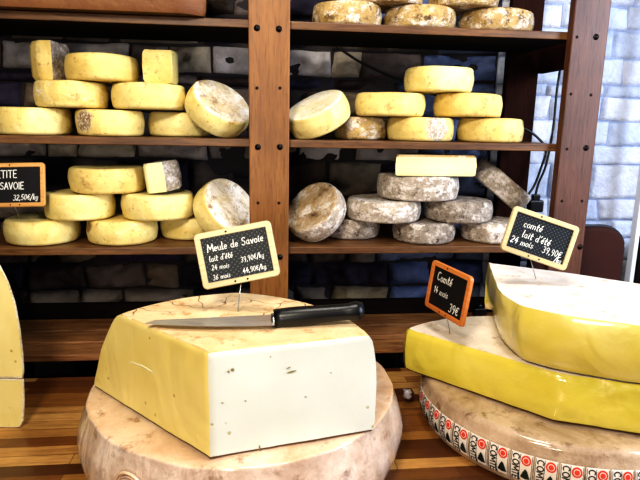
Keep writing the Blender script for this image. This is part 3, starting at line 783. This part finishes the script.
plan = [(a[0]-UPN.x, a[1]-UPN.y)+tuple(a[2:]) for a in plan]
up = empty('cut_cheese', UPN, 0, 'thick golden cheese slab with chalky top on the right, holding the cream framed sign', 'cheese')
cut_block(up, round_plan(plan, 0), HU, [(0, .036, .010), (.012, .033, .008), (.04, .026, .003), (.14, .016, .0), (.35, .005, 0), (.6, -.001, -.002), (.93, .0, .002), (1, .003, .008)], [M['paste_comte_up']], M['rind_tan'], M['top_comte'], 9, .0015, edge=(.02, .99))

# --- two big pieces at the far left
def plane_y(x, y, yy): r3 = ray(x, y); return CP+r3*(yy/r3.y)
def slab_upright(name, outline, y0, thick, label, mp_, mr_):
    """outline in x,z (ccw from the front); flat paste face toward the room, rind band round the edge"""
    base = Vector((sum(p[0] for p in outline)/len(outline), y0, min(p[1] for p in outline)))
    root = empty(name, base, 0, label, 'cheese'); P = [Vector((p[0]-base.x, 0, p[1]-base.z)) for p in outline]
    n = len(P); cen = sum(P, Vector())/n
    m = MB(); ins = [cen+(p-cen)*.965 for p in P]
    vs = [p+Vector((0, 0, 0)) for p in ins]; m.add(vs+[cen], [(i, (i+1) % n, n) for i in range(n)], 0, False)
    m.build('paste', mp_, root, recalc=False)
    m = MB(); rings = [ins, [cen+(p-cen)*.99+Vector((0, -.002, 0)) for p in P], [p+Vector((0, .004, 0)) for p in P], [p+Vector((-.05, thick*.5, 0)) for p in P], [p+Vector((-.11, thick-.005, 0)) for p in P], [cen+(p-cen)*.96+Vector((-.11, thick, 0)) for p in P]]
    vs = [v+Vector((noise.noise(v*60), noise.noise(v*60+Vector((5, 0, 0))), 0))*(.005 if 0 < ri < 5 else 0) for ri, r_ in enumerate(rings) for v in r_]
    fs = [(j*n+i, j*n+(i+1) % n, (j+1)*n+(i+1) % n, (j+1)*n+i) for j in range(5) for i in range(n)]
    vs.append(cen+Vector((0, thick, 0))); fs += [(5*n+i, 5*n+(i+1) % n, len(vs)-1) for i in range(n)]
    m.add(vs, fs, 0, True); m.build('rind', mr_, root, recalc=False)
    return root
YL = 1.18
ol = []
zj = plane_y(23, 379, YL).z; 
for (x, y) in [(23, 379), (24, 372), (23, 355), (20, 330), (15, 303), (8, 281), (0, 266), (-14, 250), (-40, 236)]:
    p = plane_y(x, y, YL); ol.append((p.x, p.z))
ol = ol[:1]+ol[1:]
ol += [(-1.0, ol[-1][1]+.0), (-1.0, zj)]
ol[0] = (ol[0][0], zj)
slab_upright('cut_cheese', ol, YL, .13, 'tall straw coloured cheese piece with crusty rounded edge, upper of two at the left edge', [M['paste_side']], [M['rind_crust']])
ol = []
for (x, y) in [(14, 430), (20, 427), (23, 420), (24, 400), (23.5, 381)]:
    p = plane_y(x, y, YL); ol.append((p.x, p.z))
ol[0] = (ol[0][0], .801); ol[-1] = (ol[-1][0], zj-.001)
ol += [(-1.0, zj-.001), (-1.0, .801)]
slab_upright('cut_cheese', ol, YL, .13, 'low yellow cheese piece at the left edge of the counter under the taller one', [M['paste_side']], [M['rind_crust']])

# --- cut pieces on the shelves
def wedge_px(plan_sd, z, h, label, mp_, mr_, mt_, tilt=None, prof=None, name='cut_cheese', edge=(-1, 2)):
    """plan in shelf coordinates (s, d, kind, round)"""
    cs = sum(p[0] for p in plan_sd)/len(plan_sd); cd = sum(p[1] for p in plan_sd)/len(plan_sd)
    root = empty(name, S(cs, cd, z+.001), YA, label, 'cheese')
    if tilt: root.rotation_euler = (tilt[0], tilt[1], YA+tilt[2])
    pl = round_plan([(p[0]-cs, p[1]-cd)+tuple(p[2:]) for p in plan_sd], 0)
    cut_block(root, pl, h, prof or [(0, .003, .006), (.1, 0, 0), (.5, 0, -.002), (.9, 0, 0), (1, .003, .006)], [mp_], mr_, mt_, SEED[0]+cs*10, .001, edge=edge, step=.01)
    return root
def sx(x, y, d): return onshelf(x, y, d)[0]
# wedge on top left: rind to the left/front, cut face to the right with its shade painted in grey
s0, s1 = sx(28, 60, .07), sx(53, 60, .07)
w1 = wedge_px([(s0, .09, 'rind', .0), (s0+.03, .055, 'rind', 0), (s1+.004, .048, 'cut', 0), (s1+.018, .15, 'rind', 0), (s0+.02, .16, 'rind', 0)], a2, .100, 'upright cut wedge with golden rind, left end of the stack, upper left shelf', M['tomme_grey'], M['tomme_warm'], M['tomme_warm'])
s0, s1 = sx(143, 60, .05), sx(174, 60, .05)
w2 = wedge_px([(s0, .045, 'rind', .0), (s1-.004, .040, 'cut', 0), (s1+.004, .10, 'cut', 0), (s0+.01, .12, 'cut', 0)], a2-.002, .086, 'small upright yellow cut block on the right of the stack, upper left shelf', M['paste_side'], M['tomme_warm'], M['paste_side'])
s0, s1 = sx(147, 175, .05), sx(167, 175, .05)
w3 = wedge_px([(s0, .045, 'cut', .0), (s1, .040, 'rind', 0), (s1+.035, .10, 'rind', 0), (s0+.025, .12, 'cut', 0)], b2+.004, .083, 'small tilted cut piece with bright cream face, lower left shelf', M['paste_pale'], M['tomme_grey_b'], M['tomme_grey_b'], tilt=(0, R(-7), 0))
s0, s1 = sx(396, 165, .03), sx(476, 165, .03)
pl = [(s0, .03, 'cut', .0), (s1, .03, 'rind', 0)]
for k in range(1, 8):
    a = math.pi*k/8; pl.append(((s0+s1)/2+(s1-s0)/2*math.cos(a), .03+(s1-s0)/2*.9*math.sin(a), 'rind', 0))
w4 = wedge_px(pl, d3, .061, 'half cheese with pale cream cut face on top of the grey wheels', M['paste_pale'], M['rind_tan'], M['rind_tan'], prof=[(0, .003, .006), (.06, 0, 0), (.5, 0, -.002), (.89, 0, .001), (.97, 0, .004), (1, .003, .008)], edge=(-1, .9))
# big brown wheel piece at the top left
w5 = wedge_px([(-1.25, -.04, 'rind', 0), (-.36, -.045, 'rind', .01), (-.305, -.01, 'rind', 0), (-.33, .24, 'rind', 0), (-1.25, .27, 'rind', 0)], 1.766, .13, 'large orange brown cheese block overhanging the top left shelf', M['old_brown'], M['old_brown'], M['old_brown'])

# ------------------------------------------------------------------ price signs
def sign(corners, d, w, h, label, frame, slatem, lines, rod_to, fw=.0115, grid=True, dl=None, dr=None):
    """corners TL, TR, BR, BL in the photo; d distance (or dl/dr for the left and right edge)"""
    dl = dl or d; dr = dr or d
    P4 = [ondep(*corners[0], dl), ondep(*corners[1], dr), ondep(*corners[2], dr), ondep(*corners[3], dl)]
    c = sum(P4, Vector())/4; ex = ((P4[1]-P4[0])+(P4[2]-P4[3])).normalized(); ey = ((P4[0]-P4[3])+(P4[1]-P4[2]))
    ey = (ey-ex*ey.dot(ex)).normalized(); en = ex.cross(ey)     # toward camera
    w = w or ((P4[1]-P4[0]).length+(P4[2]-P4[3]).length)/2; h = h or ((P4[0]-P4[3]).length+(P4[1]-P4[2]).length)/2
    # local frame: X = ex, Y = away (-en), Z = ey
    Mx = Matrix((ex, -en, ey)).transposed().to_4x4(); Mx.translation = c
    root = bpy.data.objects.new('price_sign', None); root.empty_display_size = .05; link(root); root.matrix_world = Mx
    tag(root, label, 'sign')
    # frame: rounded rectangle ring
    def rrect(W, H, r_, n=5):
        o = []
        for (qx, qz, a) in ((W/2-r_, H/2-r_, 0), (-W/2+r_, H/2-r_, 90), (-W/2+r_, -H/2+r_, 180), (W/2-r_, -H/2+r_, 270)):
            for k in range(n+1): o.append((qx+r_*math.cos(R(a+90*k/n)), qz+r_*math.sin(R(a+90*k/n))))
        return o
    lv = [(w, h, .009, .004), (w, h, .009, -.002), (w-.003, h-.003, .008, -.004), (w-2*fw+.002, h-2*fw+.002, .002, -.004), (w-2*fw, h-2*fw, .0015, -.002), (w-2*fw, h-2*fw, .0015, .004)]
    m = MB(); vs = []; 
    for (W, H, r_, y) in lv: vs += [Vector((x, y, z)) for x, z in rrect(W, H, r_)]
    n = 24; fs = [((j % 6)*n+i, (j % 6)*n+(i+1) % n, ((j+1) % 6)*n+(i+1) % n, ((j+1) % 6)*n+i) for j in range(6) for i in range(n)]
    m.add(vs, fs); m.build('frame', frame, root)
    m = MB(); W, H = w-2*fw+.001, h-2*fw+.001; m.box((-W/2, -.0005, -H/2), (W/2, .003, H/2)); m.build('slate', slatem, root)
    m = MB(); rr = random.Random(len(label))
    for (txt, fx, fz, size, sl, th, rot) in lines:
        wt0 = text_strokes(txt, 1)[1]; sx_ = size*W/wt0; st, wt = text_strokes(txt, sx_, sl, .03, rr); x0 = -W/2+fx*W; z0_ = H/2-fz*H; ca, sa = math.cos(R(rot)), math.sin(R(rot))
        for s_ in st: ribbon(m, [(x0+p[0]*ca-p[1]*sa, z0_+p[0]*sa+p[1]*ca) for p in s_], th, lambda a, b: Vector((a, -.0011, b)))
    m.build('lettering', M['chalk'], root, recalc=False)
    for (fx, s_) in ((.42, 1), (.42, -1), (.58, -1)):
        m = MB(); m.lathe([(0, .0012), (.0016, .001), (.002, 0)], 8, Matrix.Translation(((fx-.5)*w, -.004, s_*(h/2-fw/2))) @ Matrix.Rotation(R(90), 4, 'X')); m.build('screw', M['hole'], root)
    top = Mx @ Vector(((rod_to[2] if len(rod_to) > 2 else .0), .005, -h/2+fw)); bot = onz(rod_to[0], rod_to[1], rod_to[3])
    inv = Mx.inverted(); m = MB(); m.tube([inv @ top, inv @ (top*.02+bot*.98), inv @ (bot+Vector((0, 0, -.012)))], .0011, 6); m.build('rod', M['steel'], root)
    return root
sign([(195, 235), (272, 219), (279, 276), (202, 290)], 1.06, None, None, 'cream framed slate sign reading Meule de Savoie stuck in the ivory cheese', M['sign_tan'], M['slate_grid'],
     [('Meule de Savoie', .08, .32, .86, .1, .0018, 1), ("lait d'été", .08, .54, .36, .15, .0014, 1), ('24 mois', .09, .73, .27, .15, .0012, 0), ('39,90€/kg', .54, .68, .36, .15, .0013, 3),
      ('36 mois', .08, .95, .27, .15, .0012, 0), ('44,90€/kg', .54, .93, .36, .15, .0013, 2)], (238, 310, -.0, ZK))
sign([(513, 205), (579, 227), (566, 272), (501, 249)], 1.27, None, None, 'cream framed slate sign priced 39,90 stuck in the thick golden slab', M['sign_tan'], M['slate_grid'],
     [('comté', .17, .34, .33, .15, .0018, 0), ("lait d'été", .2, .62, .50, .15, .0018, 0), ('24 mois', .04, .84, .40, .15, .0017, 0), ('39,90€', .60, .84, .34, .1, .0016, 0), ('/kg', .84, .98, .13, .1, .0018, 0)], (536, 279, -.01, ZU+HU))
sign([(430, 258), (470, 277), (466, 329), (429, 307)], None, None, None, 'small orange framed slate sign turned sideways in the low yellow slab', M['sign_orange'], M['slate'],
     [('Comté', .13, .32, .46, .1, .0024, 0), ('14 mois', .10, .66, .44, .1, .0018, 0), ('39€', .62, .93, .28, .15, .0024, 0)], (450, 333, .0, ZU), dl=1.36, dr=1.23)
sign([(-14, 163), (43, 163), (47, 206), (-14, 208)], 1.48, None, None, 'honey framed slate sign reading Petite Savoie on the lower left shelf', M['sign_oak'], M['slate'],
     [('PETITE', .05, .30, .50, 0, .0022, 0), ('SAVOIE', .20, .62, .48, 0, .0024, 0), ('32,50€/kg', .45, .93, .50, .2, .0019, 2)], (20, 219, -.01, b1))

# ------------------------------------------------------------------ cables, stool
def smooth_path(P, n=6):
    out = []
    for i in range(len(P)-1):
        p0, p1, p2, p3 = P[max(i-1, 0)], P[i], P[i+1], P[min(i+2, len(P)-1)]
        for k in range(n):
            t = k/n; out.append(.5*((2*p1)+(p2-p0)*t+(2*p0-5*p1+4*p2-p3)*t*t+(3*p1-p0-3*p2+p3)*t**3))
    out.append(P[-1]); return out
def cable(pxs, d, label, plug=False, r_=.0042):
    P = []
    for (x, y) in pxs: s, z = onshelf(x, y, d); P.append(S(s, d, z))
    P = smooth_path(P); base = P[-1]; m = MB(); m.tube([p-base for p in P], r_, 8)
    if plug:
        root = empty('power_cable', base, 0, label, 'cable'); m.build('cord', M['cable'], root)
        m = MB(); m.box((-.02, -.02, -.03), (.028, .02, .012), bev=.006); m.box((-.008, -.012, .01), (.016, .012, .03), bev=.003); m.build('plug', M['black'], root)
    else: tag(m.build('power_cable', M['cable'], loc=base), label, 'cable')
cable([(563, 52), (557, 90), (553, 130), (546, 165), (538, 185), (534, 203)], .27, 'black cable hanging beside the right front post down to a black plug', True)
cable([(524, 128), (537, 137), (546, 150), (541, 168), (534, 186), (524, 200)], .240, 'black cable curling from behind the right middle shelf against the white wall')
cable([(495, 283), (503, 284), (508, 290), (507, 300), (500, 308)], .25, 'black cable loop behind the thick golden slab under the lower right shelf')
cable([(336, 46), (360, 62), (385, 74), (410, 84), (440, 96)], .325, 'thin black cable running diagonally over dark stones behind the right middle shelf')
m = MB(); s, z = onshelf(480, 305, .24); m.box((-.022, -.015, 0), (.022, .015, .035), bev=.006); m.tube([(0, 0, .03), (0, 0, .045)], .008, 10)
tag(m.build('power_socket', M['black'], loc=S(s, .24, ZS[0]+.001), rz=YA), 'small black plug block on the lowest shelf behind the orange framed sign', 'plug')

sa, za = onshelf(583, 228, .12); sb, zb = onshelf(629, 285, .12)
st = empty('bar_stool', S(sb-.172, .16, 0), YA, 'stool with rounded rust brown backrest and dark piping behind the right post', 'stool')
Wb = .33; Hb = .30; zt = za; ctr = -.005
def back_outline(W, H, n=8):
    o = [(-W/2, 0), (W/2, 0)]
    for k in range(n+1): a = R(90*k/n); o.append((W/2-.09+.09*math.cos(a), H-.075+.075*math.sin(a)))
    for k in range(n+1): a = R(90+90*k/n); o.append((-W/2+.09+.09*math.cos(a), H-.075+.075*math.sin(a)))
    return o
out = back_outline(Wb, Hb); n = len(out); m = MB()
lay = [(-.004, .96), (-.012, .93), (.0, 1.0), (.018, 1.0), (.022, .95)]
def lr(y, k): return [Vector((x*k, y, zt-Hb+z*k+(1-k)*Hb*.5)) for x, z in out]
rings = [lr(-.014, .90), lr(-.012, .96), lr(0, .985), lr(.016, .985), lr(.02, .93)]
vs = [v for r_ in rings for v in r_]; fs = [(j*n+i, j*n+(i+1) % n, (j+1)*n+(i+1) % n, (j+1)*n+i) for j in range(4) for i in range(n)]
fs += [tuple(range(n)), tuple(4*n+i for i in range(n))[::-1]]; m.add(vs, fs); br = m.build('backrest', M['leather'], st)
m = MB(); m.tube([Vector((x*.99, .003, zt-Hb+z*.99+.002)) for x, z in out[1:]+out[:1]], .0055, 8); m.build('piping', M['leather_edge'], br)
sz = zt-Hb-.05
m = MB(); m.box((-.17, -.02, sz-.05), (.17, .03+.0, sz), bev=.01); m.build('seat', M['leather'], st)
for a in (-.13, .13):
    m = MB(); m.box((a-.015, -.01, sz-.01), (a+.015, .012, zt-.08), bev=.003) ; 
    m2 = MB(); m2.box((a-.016, -.012, 0), (a+.016, .02, sz-.045), bev=.003); m2.build('leg', M['post_back'], st)
    m = MB(); m.box((a-.012, .0, sz-.01), (a+.012, .014, zt-Hb+.04), bev=.003); m.build('back_support', M['post_back'], st)

# ------------------------------------------------------------------ light
def area(name, loc, target, size, power, col, sy=None):
    l = bpy.data.lights.new(name, 'AREA'); l.energy = power; l.color = col; l.size = size
    if sy: l.shape = 'RECTANGLE'; l.size_y = sy
    o = bpy.data.objects.new(name, l); COL.objects.link(o); o.location = loc
    o.rotation_euler = (Vector(target)-Vector(loc)).to_track_quat('-Z', 'Y').to_euler(); return o
area('warm_key', (-.35, -.35, 2.35), (-.15, 1.7, 1.25), .3, 24, (1, .88, .70))
area('warm_top', (.15, .85, 2.7), (.1, 1.1, 1.0), .4, 11, (1, .94, .85))
area('front_low', (-.3, -1.0, 1.42), (-.1, 1.6, 1.5), .35, 11, (1, .93, .84))
area('window_right', (2.3, .25, 1.75), (.4, 1.2, 1.1), 1.0, 36, (.74, .83, 1.0), 1.2)
area('window_wall', (1.75, .75, 2.2), (1.1, 2.1, 1.5), .6, 17, (.74, .83, 1.0))
w = bpy.data.worlds.new('world'); bpy.context.scene.world = w; w.use_nodes = True
w.node_tree.nodes['Background'].inputs[0].default_value = (.55, .6, .75, 1); w.node_tree.nodes['Background'].inputs[1].default_value = .10
sc = bpy.context.scene
sc.view_settings.view_transform = 'Standard'
try: sc.view_settings.look = 'High Contrast'
except Exception as e: print('look', e)
sc.view_settings.exposure = 0.0
